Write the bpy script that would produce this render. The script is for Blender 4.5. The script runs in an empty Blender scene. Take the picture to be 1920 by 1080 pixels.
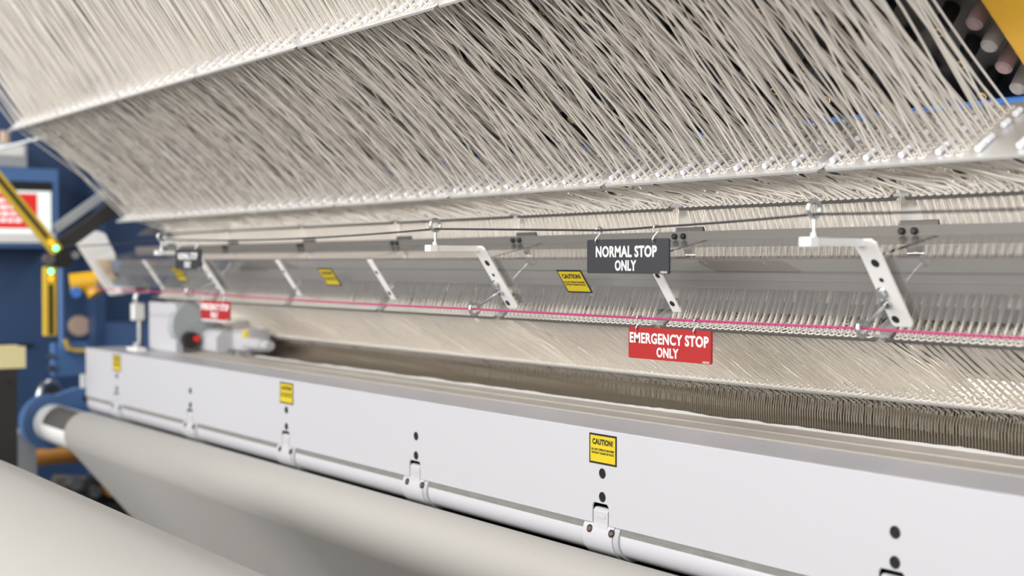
import bpy, math, random
import numpy as np
from mathutils import Vector, Matrix
random.seed(7); rng = np.random.default_rng(7)
S = bpy.context.scene
COL = S.collection

# ---------------------------------------------------------------- camera
def look(cam_loc, yaw, pitch):
    F = Vector((-math.cos(yaw)*math.cos(pitch), math.sin(yaw)*math.cos(pitch), -math.sin(pitch)))
    R = Vector((math.sin(yaw), math.cos(yaw), 0))
    U = R.cross(F)
    m = Matrix((R, U, -F)).transposed().to_4x4()
    m.translation = cam_loc
    return m
cd = bpy.data.cameras.new('camera'); cam = bpy.data.objects.new('camera', cd); COL.objects.link(cam)
cam.matrix_world = look(Vector((0, 0, 1.55)), math.radians(35.6736), math.radians(1.0770))
cd.sensor_width = 36.0; cd.lens = 2500.0/1920*36.0; cd.clip_start = 0.05; cd.clip_end = 60
cd.dof.use_dof = True; cd.dof.focus_distance = 2.02; cd.dof.aperture_fstop = 2.9; cd.dof.aperture_blades = 0
S.camera = cam

# ---------------------------------------------------------------- light and exposure
W = bpy.data.worlds.new('hall_ambient'); S.world = W; W.use_nodes = True
W.node_tree.nodes['Background'].inputs[0].default_value = (0.93, 0.95, 1.0, 1)
W.node_tree.nodes['Background'].inputs[1].default_value = 0.24
def area(name, loc, sx, sy, power, target, color=(1, 0.98, 0.95)):
    l = bpy.data.lights.new(name, 'AREA'); l.shape = 'RECTANGLE'; l.size = sx; l.size_y = sy
    l.energy = power; l.color = color
    o = bpy.data.objects.new(name, l); COL.objects.link(o); o.location = loc
    o.rotation_euler = (Vector(target)-Vector(loc)).to_track_quat('-Z', 'Y').to_euler()
    return o
area('ceiling_light', (-2.2, -8.5, 3.2), 14.0, 1.2, 900, (-2.2, 1.4, 1.4))
area('ceiling_light', (-2.2, -2.2, 4.2), 8.0, 0.4, 200, (-2.2, 1.4, 1.4))
area('ceiling_light', (3.6, -1.2, 2.9), 0.5, 5.0, 110, (-1.5, 1.5, 1.4))
area('ceiling_light', (-2.2, 3.6, 4.3), 7.0, 0.7, 120, (-2.2, 2.2, 0))
S.view_settings.view_transform = 'Standard'; S.view_settings.look = 'None'
S.view_settings.gamma = 1.0; S.view_settings.use_curve_mapping = False
S.view_settings.exposure = 0.07

# ---------------------------------------------------------------- materials
MATS = {}
def mat(name, col, rough=0.5, metal=0.0, noise=0.0, nscale=(20, 20, 20), bump=0.0, spec=0.5, emit=None, estr=0.0, coat=0.0, sheen=0.0):
    m = bpy.data.materials.new(name); m.use_nodes = True
    nt = m.node_tree; b = nt.nodes['Principled BSDF']
    b.inputs['Base Color'].default_value = (*col, 1); b.inputs['Roughness'].default_value = rough
    b.inputs['Metallic'].default_value = metal; b.inputs['Specular IOR Level'].default_value = spec
    b.inputs['Coat Weight'].default_value = coat; b.inputs['Sheen Weight'].default_value = sheen
    if emit:
        b.inputs['Emission Color'].default_value = (*emit, 1); b.inputs['Emission Strength'].default_value = estr
    if noise or bump:
        tc = nt.nodes.new('ShaderNodeTexCoord'); mp = nt.nodes.new('ShaderNodeMapping')
        mp.inputs['Scale'].default_value = nscale
        nt.links.new(tc.outputs['Object'], mp.inputs[0])
        nz = nt.nodes.new('ShaderNodeTexNoise'); nz.inputs['Scale'].default_value = 1.0; nz.inputs['Detail'].default_value = 4
        nt.links.new(mp.outputs[0], nz.inputs['Vector'])
        if noise:
            mx = nt.nodes.new('ShaderNodeMix'); mx.data_type = 'RGBA'
            mx.inputs[6].default_value = (*[max(0, c*(1-noise)) for c in col], 1)
            mx.inputs[7].default_value = (*[min(1, c*(1+noise)) for c in col], 1)
            nt.links.new(nz.outputs['Fac'], mx.inputs[0]); nt.links.new(mx.outputs[2], b.inputs['Base Color'])
        if bump:
            bp = nt.nodes.new('ShaderNodeBump'); bp.inputs['Strength'].default_value = bump; bp.inputs['Distance'].default_value = 0.002
            nt.links.new(nz.outputs['Fac'], bp.inputs['Height']); nt.links.new(bp.outputs[0], b.inputs['Normal'])
    MATS[name] = m
    return m
def M(n): return MATS[n]
mat('yarn', (0.86, 0.81, 0.745), 0.28, spec=0.7, noise=0.10, nscale=(60, 60, 60))
mat('eyelet_cream', (0.85, 0.81, 0.75), 0.3, spec=0.5)
mat('plate_metal', (0.72, 0.71, 0.70), 0.38, metal=0.55, noise=0.05, nscale=(4, 60, 60))
mat('steel', (0.62, 0.64, 0.65), 0.28, metal=1.0)
mat('dark_steel', (0.16, 0.15, 0.14), 0.45, metal=0.6)
mat('channel_grey', (0.15, 0.14, 0.128), 0.45, metal=0.3, noise=0.06, nscale=(3, 40, 40))
mat('grey_light', (0.42, 0.43, 0.45), 0.4)
mat('fill_glow', (0.9, 0.88, 0.82), 0.4, emit=(1.0, 0.95, 0.87), estr=32.0)  # glow of the added fill strips
mat('rail_grey', (0.42, 0.40, 0.385), 0.5, noise=0.12, nscale=(1.5, 120, 120))
mat('roll_white', (0.92, 0.91, 0.89), 0.22, metal=0.0, coat=0.4)
mat('white_paint', (0.49, 0.49, 0.515), 0.38, noise=0.015, nscale=(3, 3, 3))
mat('white_tube', (0.52, 0.52, 0.55), 0.30, noise=0.04, nscale=(5, 30, 30), coat=0.2)
mat('white_strap', (0.80, 0.79, 0.77), 0.4)
mat('nut_plastic', (0.86, 0.87, 0.92), 0.15, coat=0.5)
mat('black', (0.012, 0.012, 0.013), 0.45)
mat('black_rubber', (0.02, 0.019, 0.018), 0.6)
mat('bolt_black', (0.03, 0.03, 0.032), 0.35, metal=0.5)
mat('copper_bolt', (0.20, 0.12, 0.09), 0.4, metal=0.7)
mat('brass', (0.65, 0.48, 0.22), 0.3, metal=0.9)
mat('bed_alu', (0.46, 0.46, 0.50), 0.42, metal=0.25, noise=0.08, nscale=(1.5, 160, 160))
mat('backing', (0.36, 0.335, 0.30), 0.8, noise=0.08, nscale=(3, 60, 60), bump=0.2)
mat('selvedge', (0.52, 0.51, 0.50), 0.7)
mat('needle_brown', (0.13, 0.115, 0.09), 0.7, noise=0.2, nscale=(40, 40, 40))
mat('needle', (0.24, 0.20, 0.15), 0.4, metal=0.5)
mat('cloth', (0.40, 0.385, 0.36), 0.75, noise=0.025, nscale=(6, 6, 6), bump=0.05, sheen=0.15)
mat('sticker_yellow', (0.60, 0.46, 0.010), 0.45)
mat('sign_black', (0.030, 0.030, 0.036), 0.35)
mat('sign_red', (0.36, 0.016, 0.015), 0.35)
mat('sign_white', (0.9, 0.9, 0.9), 0.45)
mat('cord_black', (0.02, 0.02, 0.028), 0.5)
mat('cord_pink', (0.46, 0.025, 0.15), 0.5)
mat('blue_paint', (0.032, 0.068, 0.155), 0.45, noise=0.12, nscale=(2, 2, 2))
mat('blue_light', (0.085, 0.18, 0.40), 0.4)
mat('blue_bright', (0.06, 0.20, 0.62), 0.35)
mat('yellow_paint', (0.72, 0.40, 0.01), 0.4)
mat('yellow_mid', (0.62, 0.42, 0.03), 0.4)
mat('cream', (0.75, 0.66, 0.35), 0.5)
mat('grey_box', (0.36, 0.38, 0.40), 0.5)
mat('orange_wood', (0.50, 0.22, 0.04), 0.5)
mat('tan', (0.55, 0.40, 0.31), 0.5)
mat('lens_green', (0.1, 0.9, 0.3), 0.4, emit=(0.10, 1.0, 0.35), estr=5.0)
mat('lens_orange', (0.9, 0.4, 0.02), 0.4, emit=(1.0, 0.42, 0.02), estr=1.2)
mat('lens_red', (0.7, 0.01, 0.01), 0.3, emit=(1, 0.02, 0.02), estr=0.12)
mat('screen_red', (0.5, 0.02, 0.02), 0.3, emit=(0.80, 0.035, 0.03), estr=0.5)
mat('screen_white', (0.6, 0.65, 0.62), 0.3, emit=(0.86, 0.95, 0.90), estr=0.62)
mat('screen_text', (0.7, 0.7, 0.7), 0.3, emit=(1, 0.85, 0.85), estr=0.7)
mat('concrete', (0.30, 0.295, 0.285), 0.6, noise=0.15, nscale=(2, 2, 2))
def clear_mat():
    m = bpy.data.materials.new('clear_plastic'); m.use_nodes = True; nt = m.node_tree; nt.nodes.clear()
    out = nt.nodes.new('ShaderNodeOutputMaterial'); tr = nt.nodes.new('ShaderNodeBsdfTransparent'); tr.inputs[0].default_value = (0.73, 0.73, 0.72, 1)
    gl = nt.nodes.new('ShaderNodeBsdfGlossy'); gl.inputs['Roughness'].default_value = 0.03; gl.inputs[0].default_value = (1, 1, 1, 1)
    df = nt.nodes.new('ShaderNodeBsdfDiffuse'); df.inputs[0].default_value = (0.62, 0.61, 0.60, 1)
    fr = nt.nodes.new('ShaderNodeFresnel'); fr.inputs[0].default_value = 1.7
    m1 = nt.nodes.new('ShaderNodeMixShader'); m1.inputs[0].default_value = 0.15
    m2 = nt.nodes.new('ShaderNodeMixShader')
    nt.links.new(tr.outputs[0], m1.inputs[1]); nt.links.new(df.outputs[0], m1.inputs[2])
    geo = nt.nodes.new('ShaderNodeNewGeometry'); inv = nt.nodes.new('ShaderNodeMath'); inv.operation = 'SUBTRACT'; inv.inputs[0].default_value = 1.0
    mul = nt.nodes.new('ShaderNodeMath'); mul.operation = 'MULTIPLY'
    nt.links.new(geo.outputs['Backfacing'], inv.inputs[1]); nt.links.new(fr.outputs[0], mul.inputs[0]); nt.links.new(inv.outputs[0], mul.inputs[1])
    nt.links.new(mul.outputs[0], m2.inputs[0]); nt.links.new(m1.outputs[0], m2.inputs[1]); nt.links.new(gl.outputs[0], m2.inputs[2])
    nt.links.new(m2.outputs[0], out.inputs[0]); MATS['clear_plastic'] = m
clear_mat()

# ---------------------------------------------------------------- mesh helpers
def V(*a): return np.array(a, float)
def unit(v): v = np.asarray(v, float); return v/np.linalg.norm(v)
class MB:
    def __init__(s): s.v = []; s.f = []; s.sm = []; s.mi = []
    def add(s, vs, fs, smooth=False, mi=0):
        o = len(s.v); s.v.extend([tuple(p) for p in vs])
        for f in fs: s.f.append([i+o for i in f]); s.sm.append(smooth); s.mi.append(mi)
        return s
    def box(s, a, b, mi=0):
        x0, y0, z0 = [min(p, q) for p, q in zip(a, b)]; x1, y1, z1 = [max(p, q) for p, q in zip(a, b)]
        return s.prism([(y0, z0), (y1, z0), (y1, z1), (y0, z1)], x0, x1, mi=mi)
    def obox(s, c, ax, half, mi=0):
        c = V(*c); A = [unit(a) for a in ax]; vs = []
        for i in (-1, 1):
            for j in (-1, 1):
                for k in (-1, 1): vs.append(c+A[0]*half[0]*i+A[1]*half[1]*j+A[2]*half[2]*k)
        return s.add(vs, [(0, 1, 3, 2), (4, 6, 7, 5), (0, 4, 5, 1), (2, 3, 7, 6), (0, 2, 6, 4), (1, 5, 7, 3)], mi=mi)
    def prism(s, prof, x0, x1, mi=0, smooth=False, caps=True):
        n = len(prof); vs = [(x0, y, z) for y, z in prof]+[(x1, y, z) for y, z in prof]
        s.add(vs, [(i, (i+1) % n, n+(i+1) % n, n+i) for i in range(n)], smooth, mi)
        if caps: s.add(vs, [tuple(range(n))[::-1], tuple(range(n, 2*n))], False, mi)
        return s
    def frame(s, t):
        t = unit(t); r = V(0, 0, 1) if abs(t[2]) < 0.9 else V(1, 0, 0)
        u = unit(np.cross(t, r)); return t, u, np.cross(t, u)
    def cyl(s, p0, p1, r, n=16, mi=0, r1=None, caps=True):
        p0 = V(*p0); p1 = V(*p1); t, u, w = s.frame(p1-p0); r1 = r if r1 is None else r1
        vs = []
        for p, q in ((p0, r), (p1, r1)):
            for i in range(n):
                a = 2*math.pi*i/n; vs.append(p+q*(math.cos(a)*u+math.sin(a)*w))
        s.add(vs, [(i, (i+1) % n, n+(i+1) % n, n+i) for i in range(n)], True, mi)
        if caps: s.add(vs, [tuple(range(n))[::-1], tuple(range(n, 2*n))], False, mi)
        return s
    def pin(s, p0, p1, r, n=16, ch=0.3, mi=0):   # cylinder with a chamfer at p1
        p0 = V(*p0); p1 = V(*p1); t = unit(p1-p0); c = r*ch
        s.cyl(p0, p1-t*c, r, n, mi, caps=False); s.cyl(p1-t*c, p1, r, n, mi, r1=r*(1-ch)); return s
    def tube(s, pts, r, n=8, closed=False, mi=0):
        P = np.array(pts, float); m = len(P); vs = []
        prev = None
        for i in range(m):
            if closed: t = P[(i+1) % m]-P[i-1]
            else: t = P[min(i+1, m-1)]-P[max(i-1, 0)]
            t = unit(t)
            if prev is None: _, u, _ = s.frame(t)
            else: u = unit(prev-t*np.dot(prev, t))
            prev = u; w = np.cross(t, u)
            for k in range(n):
                a = 2*math.pi*k/n; vs.append(P[i]+r*(math.cos(a)*u+math.sin(a)*w))
        fs = []
        for i in range(m if closed else m-1):
            j = (i+1) % m
            for k in range(n): fs.append((i*n+k, i*n+(k+1) % n, j*n+(k+1) % n, j*n+k))
        s.add(vs, fs, True, mi)
        if not closed: s.add(vs, [tuple(range(n))[::-1], tuple(range((m-1)*n, m*n))], False, mi)
        return s
    def torus(s, c, nrm, R, r, n=14, k=6, mi=0, sx=1.0, xdir=None):
        c = V(*c); t, u, w = s.frame(nrm)
        if xdir is not None: u = unit(xdir); w = np.cross(t, u)
        return s.tube([c+R*(sx*math.cos(2*math.pi*i/n)*u+math.sin(2*math.pi*i/n)*w) for i in range(n)], r, k, True, mi)
    def slab(s, poly, o, u, w, th, mi=0):    # polygon in plane (u,w) at o, extruded by th along u x w
        o = V(*o); u = unit(u); w = unit(w); nn = np.cross(u, w); n = len(poly)
        a = [o+p[0]*u+p[1]*w for p in poly]; b = [q+nn*th for q in a]
        return s.add(a+b, [tuple(range(n))[::-1], tuple(range(n, 2*n))]+[(i, (i+1) % n, n+(i+1) % n, n+i) for i in range(n)], mi=mi)
    def build(s, name, m, parent=None, origin=None, bevel=0.0, subdiv=0):
        vs = np.array(s.v)
        if origin is None:
            if parent is not None: origin = V(*parent['_o'])
            else: lo, hi = vs.min(0), vs.max(0); origin = V((lo[0]+hi[0])/2, (lo[1]+hi[1])/2, lo[2])
        me = bpy.data.meshes.new(name); me.from_pydata((vs-origin).tolist(), [], s.f)
        me.polygons.foreach_set('use_smooth', s.sm)
        ms = m if isinstance(m, (list, tuple)) else [m]
        for q in ms: me.materials.append(M(q))
        if len(ms) > 1: me.polygons.foreach_set('material_index', s.mi)
        me.update()
        o = bpy.data.objects.new(name, me); COL.objects.link(o)
        o['_o'] = [float(q) for q in origin]
        if parent is not None:
            o.parent = parent; o.location = origin-V(*parent['_o'])
        else: o.location = origin
        if bevel:
            b = o.modifiers.new('bevel', 'BEVEL'); b.width = bevel; b.segments = 2; b.limit_method = 'ANGLE'
        return o
def tag(o, label, cat, group=None, kind=None):
    o['label'] = label; o['category'] = cat
    if group: o['group'] = group
    if kind: o['kind'] = kind
    return o
def empty(name, loc, label, cat, group=None):
    o = bpy.data.objects.new(name, None); COL.objects.link(o); o.location = loc; o.empty_display_size = 0.05
    o['_o'] = [float(q) for q in loc]
    return tag(o, label, cat, group)
def copy_tree(o, dloc, parent=None):
    c = o.copy(); COL.objects.link(c)
    if parent is not None: c.parent = parent
    else: c.location = Vector(o.location)+Vector(dloc)
    c['_o'] = [float(a)+float(b) for a, b in zip(o['_o'], dloc)]
    for ch in o.children: copy_tree(ch, dloc, c)
    return c
def text_obj(name, lines, o, u, w, m, parent):
    """lettering as a mesh in the plane (u right, w up) at o. lines: (text, cx, cy, cap_height, width, bold)"""
    mb = MB(); u = unit(u); w = unit(w); nn = np.cross(u, w)
    for tx, cx, cy, h, wd, bold in lines:
        cu = bpy.data.curves.new('t', 'FONT'); cu.body = tx; cu.size = 1.0; cu.offset = bold; cu.resolution_u = 3
        cu.space_character = 1.06; cu.align_x = 'LEFT'; cu.fill_mode = 'BOTH'
        to = bpy.data.objects.new('t', cu); COL.objects.link(to)
        dg = bpy.context.evaluated_depsgraph_get(); dg.update()
        me = bpy.data.meshes.new_from_object(to.evaluated_get(dg))
        P = np.array([v.co[:] for v in me.vertices]); F = [list(p.vertices) for p in me.polygons]
        bpy.data.objects.remove(to); bpy.data.curves.remove(cu); bpy.data.meshes.remove(me)
        lo, hi = P.min(0), P.max(0)
        sx = wd/(hi[0]-lo[0]); sy = h/(hi[1]-lo[1])
        X = (P[:, 0]-(lo[0]+hi[0])/2)*sx+cx; Y = (P[:, 1]-(lo[1]+hi[1])/2)*sy+cy
        mb.add([V(*o)+a*u+b*w for a, b in zip(X, Y)], F)
    return mb.build(name, m, parent)

# ---------------------------------------------------------------- machine layout (metres; X along the machine, Y into it)
XL, XR = -3.94, -0.30
C32, S32 = math.cos(math.radians(32)), math.sin(math.radians(32))
def plate_axes(bar):                     # up-slope and upper normal of a guide plate
    a = math.radians(42 if bar == 1 else 32); return V(0, math.cos(a), math.sin(a)), V(0, -math.sin(a), math.cos(a))
LIP = {1: (1.05, 1.925), 2: (1.365, 1.674), 3: (1.46, 1.637), 4: (1.42, 1.449), 5: (1.58, 1.351)}
UJ = [-1.655+0.455*k for k in range(-5, 3)]     # joints of the two upper bars
LJ = [-1.586+0.440*k for k in range(-5, 3)]     # joints of the lower bars
YL, YR = -3.90, -0.965                   # yarn field of the upper bars
LL, LR = -3.74, -0.86                    # yarn field of the lower bars
PER = 0.0555
def slope_pt(bar, s, x, n=0.0):
    y, z = LIP[bar]; E, NRM = plate_axes(bar); return V(x, y, z)+E*s+NRM*n
ucols = []; nuts = []
for k in range(-6, 3):
    j = -1.655+0.455*k
    for c in range(8):
        x0 = j+0.012+c*PER
        if YL < x0 < 0: nuts.append(x0)
        for q in (0.0155, 0.0315):
            if YL < x0+q < YR: ucols.append(x0+q)
ucols.sort()
lcols = []
for k in range(-6, 3):
    j = -1.586+0.44*k
    for c in range(32):
        x = j+0.0225+c*0.0127
        if LL < x < LR: lcols.append(x)
lcols.sort()
even5 = {c: LL+(LR-LL)*i/(len(lcols)-1) for i, c in enumerate(lcols)}
UH = [(c, d) for c in ucols for d in range(10)]
LH = [(c, d) for c in lcols for d in range(5)]
N = min(len(UH), len(LH))
def thin(h, n):
    idx = np.linspace(0, len(h)-1, n).astype(int); return [h[i] for i in idx]
UH1 = thin(UH, N); LH1 = thin(LH, N)
def us(d): return 0.013+d*0.0130
def ls3(d): return 0.005+d*0.0075
def ls4(d): return 0.006+d*0.0095
def ls5(d): return 0.007+d*0.0115
def block_shuffle(n, w):
    p = np.arange(n).astype(float)+rng.uniform(-w, w, n); return np.argsort(p)
p1 = block_shuffle(N, 5); p2 = np.arange(N); p3 = block_shuffle(N, 30); p4 = block_shuffle(N, 4)

# ---------------------------------------------------------------- yarn
def seg(a, b, n, amp, bow=None):
    t = np.linspace(0, 1, n, endpoint=False)[:, None]
    P = a+(b-a)*t
    ph = rng.uniform(0, 6.28, 2); w = np.sin(t*math.pi)
    P = P+w*amp*np.hstack([np.sin(t*5+ph[0])+rng.uniform(-1, 1)*0.9, 0.5*np.cos(t*4+ph[1]), 0.5*np.sin(t*6+ph[1])])
    return P
def strand(i):
    uc, ud = UH1[p1[i]]; uc2, ud2 = UH1[i]; lc, ld = LH1[p3[i]]; lc2, ld2 = LH1[p3[i]]
    b1 = slope_pt(1, us(ud), uc); b2 = slope_pt(2, us(ud2), uc2)
    d = V(0, 0.315, -0.25); c5 = even5[lc2]
    top = b1-V(0, 0.215, -0.30)*2.3+V(rng.uniform(-.03, .03), rng.uniform(-.02, .02), rng.uniform(-.02, .02))
    b3 = slope_pt(3, ls3(ld), lc)
    jx = rng.uniform(-0.0013, 0.0013)
    ch1 = V(lc+0.010+jx, 1.4735+ld*0.0008, 1.598); ch2 = V(lc+0.012+jx, 1.4745+ld*0.0008, 1.583)
    b4 = slope_pt(4, ls4(ld2), lc2+0.005-0.0026*ld2); b5 = slope_pt(5, ls5(ld2), c5+0.007-0.0026*ld2)
    nd = V(c5+0.004+rng.uniform(-.004, .004), 1.632+0.012*(ld2 % 2), 1.333); ne = nd+V(0, 0, -0.03)
    P = [seg(top, b1, 9, 0.006), seg(b1, b2, 8, 0.0035), seg(b2, b3, 5, 0.004), seg(b3, ch1, 2, 0), seg(ch1, ch2, 1, 0),
         seg(ch2, b4, 4, 0.003), seg(b4, b5, 5, 0.002), seg(b5, nd, 2, 0), np.array([nd, ne])]
    return np.vstack(P)
def tubes(Ps, r, n=5):
    vs = []; fs = []; o = 0
    ang = np.arange(n)*2*math.pi/n; ca = np.cos(ang)[None, :, None]; sa = np.sin(ang)[None, :, None]
    for P in Ps:
        m = len(P); T = np.empty_like(P); T[1:-1] = P[2:]-P[:-2]; T[0] = P[1]-P[0]; T[-1] = P[-1]-P[-2]
        T /= np.linalg.norm(T, axis=1)[:, None]+1e-12
        U = V(1, 0, 0)-T*T[:, :1]; U /= np.linalg.norm(U, axis=1)[:, None]; Wd = np.cross(T, U)
        vs.append((P[:, None, :]+r*(ca*U[:, None, :]+sa*Wd[:, None, :])).reshape(-1, 3))
        i = np.arange(m-1)[:, None]*n; k = np.arange(n)[None, :]; k2 = (k+1) % n
        fs.append((np.stack([i+k, i+k2, i+n+k2, i+n+k], -1)+o).reshape(-1, 4)); o += m*n
    return np.vstack(vs), np.vstack(fs)
def fast_mesh(name, vs, fs, m, origin, parent=None):
    me = bpy.data.meshes.new(name); nv = len(vs); nf = len(fs)
    me.vertices.add(nv); me.vertices.foreach_set('co', (vs-origin).ravel())
    me.loops.add(nf*4); me.loops.foreach_set('vertex_index', fs.ravel().astype(np.int32))
    me.polygons.add(nf); me.polygons.foreach_set('loop_start', np.arange(0, nf*4, 4, dtype=np.int32))
    me.update(calc_edges=True); me.validate()
    me.polygons.foreach_set('use_smooth', [True]*len(me.polygons))
    me.materials.append(M(m)); o = bpy.data.objects.new(name, me); COL.objects.link(o)
    o['_o'] = [float(q) for q in origin]
    if parent is not None: o.parent = parent; o.location = origin-V(*parent['_o'])
    else: o.location = origin
    return o
YRAD = 0.0016
paths = [strand(i) for i in range(N)]
near = set(range(N-300, N))
for i in range(N-300, N):
    vs, fs = tubes([paths[i]], YRAD)
    tag(fast_mesh('yarn_strand', vs, fs, 'yarn', paths[i][-1]),
        'single cream yarn strand threading the guide bars on the near right of the machine', 'yarn', 'near yarn strands')
vs, fs = tubes([paths[i] for i in range(N-300)], YRAD)
tag(fast_mesh('yarn_curtain', vs, fs, 'yarn', paths[0][-1]),
    'dense curtain of cream yarns over the middle and far left of the machine', 'yarn', kind='stuff')

# ---------------------------------------------------------------- guide bars
def guide_bar(bar, name, label, width, joints, holes, x0, x1, nutlist=None, R=0.0046, r=0.0011, th=0.002, lipmat='plate_metal'):
    y, z = LIP[bar]; E, NRM = plate_axes(bar)
    root = empty(name, ((x0+x1)/2, y, z), label, 'yarn guide', 'yarn guide bars')
    js = [x0]+[j for j in joints if x0+0.05 < j < x1-0.05]+[x1]
    for a, b in zip(js[:-1], js[1:]):
        a2 = a+(0.002 if a != x0 else 0); b2 = b-(0.002 if b != x1 else 0)
        c = 0.006
        poly = [(a2+c, 0), (b2-c, 0), (b2, c), (b2, width), (a2, width), (a2, c)]
        mb = MB().slab(poly, V(0, y, z)-NRM*th, (1, 0, 0), E, th)
        q = V(0, y, z)-NRM*th
        mb.obox(q-NRM*0.0004+E*0.0010+V((a2+b2)/2, 0, 0), [(1, 0, 0), E, NRM], ((b2-a2)/2-c, 0.0010, 0.0020))   # folded front lip
        mb.build('plate', lipmat, root, bevel=0.0006)
    for j in js[1:-1]:
        MB().obox(slope_pt(bar, width*0.5, j, 0.001), [(1, 0, 0), E, NRM], (0.013, width*0.42, 0.0025)).cyl(
            slope_pt(bar, 0.010, j-0.008, 0.005), slope_pt(bar, min(0.05, width*.8), j-0.008, 0.005), 0.0035, 10).build('joint_block', 'plate_metal', root, bevel=0.0006)
    hs = sorted(holes, key=lambda h: -h[0])
    first = None
    for i, (c, s) in enumerate(hs[:100]):
        p = slope_pt(bar, s, c, 0.0012)
        if first is None:
            first = MB().torus(p, NRM, R, r, 14, 5, sx=1.25, xdir=V(1, 0, 0)).build('eyelet', 'eyelet_cream', root, origin=p); o = first
        else:
            o = first.copy(); COL.objects.link(o); o.parent = root; o.location = p-V(*root['_o'])
    m = MB().torus((0, 0, 0), NRM, R, r, 12, 4, sx=1.25, xdir=V(1, 0, 0))
    bv = np.array(m.v); bf = np.array(m.f)
    rest = hs[100:]
    if rest:
        vs = np.vstack([bv+slope_pt(bar, s, c, 0.0012) for c, s in rest])
        fs = np.vstack([bf+k*len(bv) for k in range(len(rest))])
        o = fast_mesh('eyelet_rows', vs, fs, 'eyelet_cream', V(*root['_o']), root); o['kind'] = 'stuff'
    if nutlist:
        f = None
        for c in nutlist:
            if c > x1-0.02: continue
            p = slope_pt(bar, 0.012, c, 0.0045)
            if f is None:
                f = MB()
                for a, b in ((0, 0.016), (0.0185, 0.036), (0.06, 0.074), (0.088, 0.102), (0.118, 0.132)):
                    f.pin(p+E*(a+b)/2, p+E*b, 0.0044, 12).pin(p+E*(a+b)/2, p+E*a, 0.0044, 12)
                f = f.build('spacer_tube', 'nut_plastic', root, origin=p)
            else:
                o = f.copy(); COL.objects.link(o); o.parent = root; o.location = p-V(*root['_o'])
    return root
uh = [(c, us(d)) for c, d in UH if c > YL]
guide_bar(1, 'yarn_guide_bar', 'slanted perforated metal yarn guide bar at the top, topmost of the guide bars', 0.145, UJ, uh, XL, -0.72, nuts)
guide_bar(2, 'yarn_guide_bar', 'perforated metal yarn guide bar with white spacers, above the black cord', 0.145, UJ, uh, XL, -0.72, nuts)
guide_bar(3, 'yarn_guide_bar', 'narrow dark yarn guide bar right above the white feed roll', 0.046, LJ, [(c, ls3(d)) for c, d in LH], -4.02, -0.70, None, 0.0038, 0.0012, lipmat='channel_grey')
guide_bar(4, 'yarn_guide_bar', 'grey yarn guide bar with looped eyelets just below the clear guard', 0.056, LJ, [(c+0.005-0.0026*d, ls4(d)) for c, d in LH], -3.80, -0.70, None, 0.0046, 0.0013, lipmat='channel_grey')
guide_bar(5, 'yarn_guide_bar', 'lowest yarn guide bar, bright metal lip right above the needles', 0.066, [], [(even5[c]+0.007-0.0026*d, ls5(d)) for c, d in LH], -3.78, -0.66, None, 0.0052, 0.0019)

# feed rolls
def cyl_profile(cy, cz, r, n=40): return [(cy+r*math.cos(2*math.pi*i/n), cz+r*math.sin(2*math.pi*i/n)) for i in range(n)]
def roll(name, label, cy, cz, r, x0, x1, m, group=None):
    root = empty(name, ((x0+x1)/2, cy, cz-r), label, 'roll', group)
    MB().prism(cyl_profile(cy, cz, r), x0, x1, smooth=True).build('barrel', m, root)
    MB().cyl((x0-0.06, cy, cz), (x1+0.04, cy, cz), r*0.35, 16).build('shaft', 'steel', root)
    return root
roll('feed_roll', 'glossy white feed roll behind the yarns above the grey channel', 1.552, 1.615, 0.042, -3.95, -0.62, 'roll_white')
roll('feed_roll', 'plain steel feed roll behind the clear guard panels', 1.545, 1.525, 0.036, -3.90, -0.64, 'steel')

# mounting channel with bolts
ch = empty('mounting_channel', (-2.3, 1.46, 1.584), 'long grey metal channel under the white feed roll carrying the guard', 'channel')
MB().prism([(1.448, 1.5845), (1.466, 1.5845), (1.466, 1.5995), (1.463, 1.5995), (1.463, 1.588), (1.451, 1.588), (1.451, 1.5995), (1.448, 1.5995)], -4.0, -0.62).build('rail', 'channel_grey', ch, bevel=0.0006)
MB().box((-4.0, 1.397, 1.512), (-0.62, 1.402, 1.557)).build('inner_rail', 'rail_grey', ch, bevel=0.001)
MB().box((-4.0, 1.395, 1.536), (-0.62, 1.3975, 1.5385)).build('rail_seam', 'channel_grey', ch)
for j in LJ[:]:
    if -4 < j+0.03 < -0.65:
        for q in (0.014, 0.034):
            MB().pin((j+q, 1.449, 1.592), (j+q, 1.4425, 1.592), 0.0048, 12).build('bolt', 'bolt_black', ch)
        MB().box((j-0.005, 1.468, 1.597), (j+0.055, 1.482, 1.607)).build('clip', 'dark_steel', ch, bevel=0.001)

fill_hi = empty('fill_light', (-2.3, 1.60, 1.70), 'slim added fill light strip above the white feed roll, behind the yarns', 'light')  # added glowing strip, brightens the feed roll and the yarns near it
ld = unit(V(0, -0.55, -0.83)); lc_ = V(-2.3, 1.595, 1.712); le = np.cross(ld, V(1, 0, 0))
MB().obox(lc_, [(1, 0, 0), le, ld], (1.55, 0.011, 0.008)).build('housing', 'grey_light', fill_hi, bevel=0.001)  # body of the added upper fill strip
MB().obox(lc_+ld*0.0085, [(1, 0, 0), le, ld], (1.53, 0.008, 0.0008)).build('added_diffuser', 'fill_glow', fill_hi)

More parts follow.
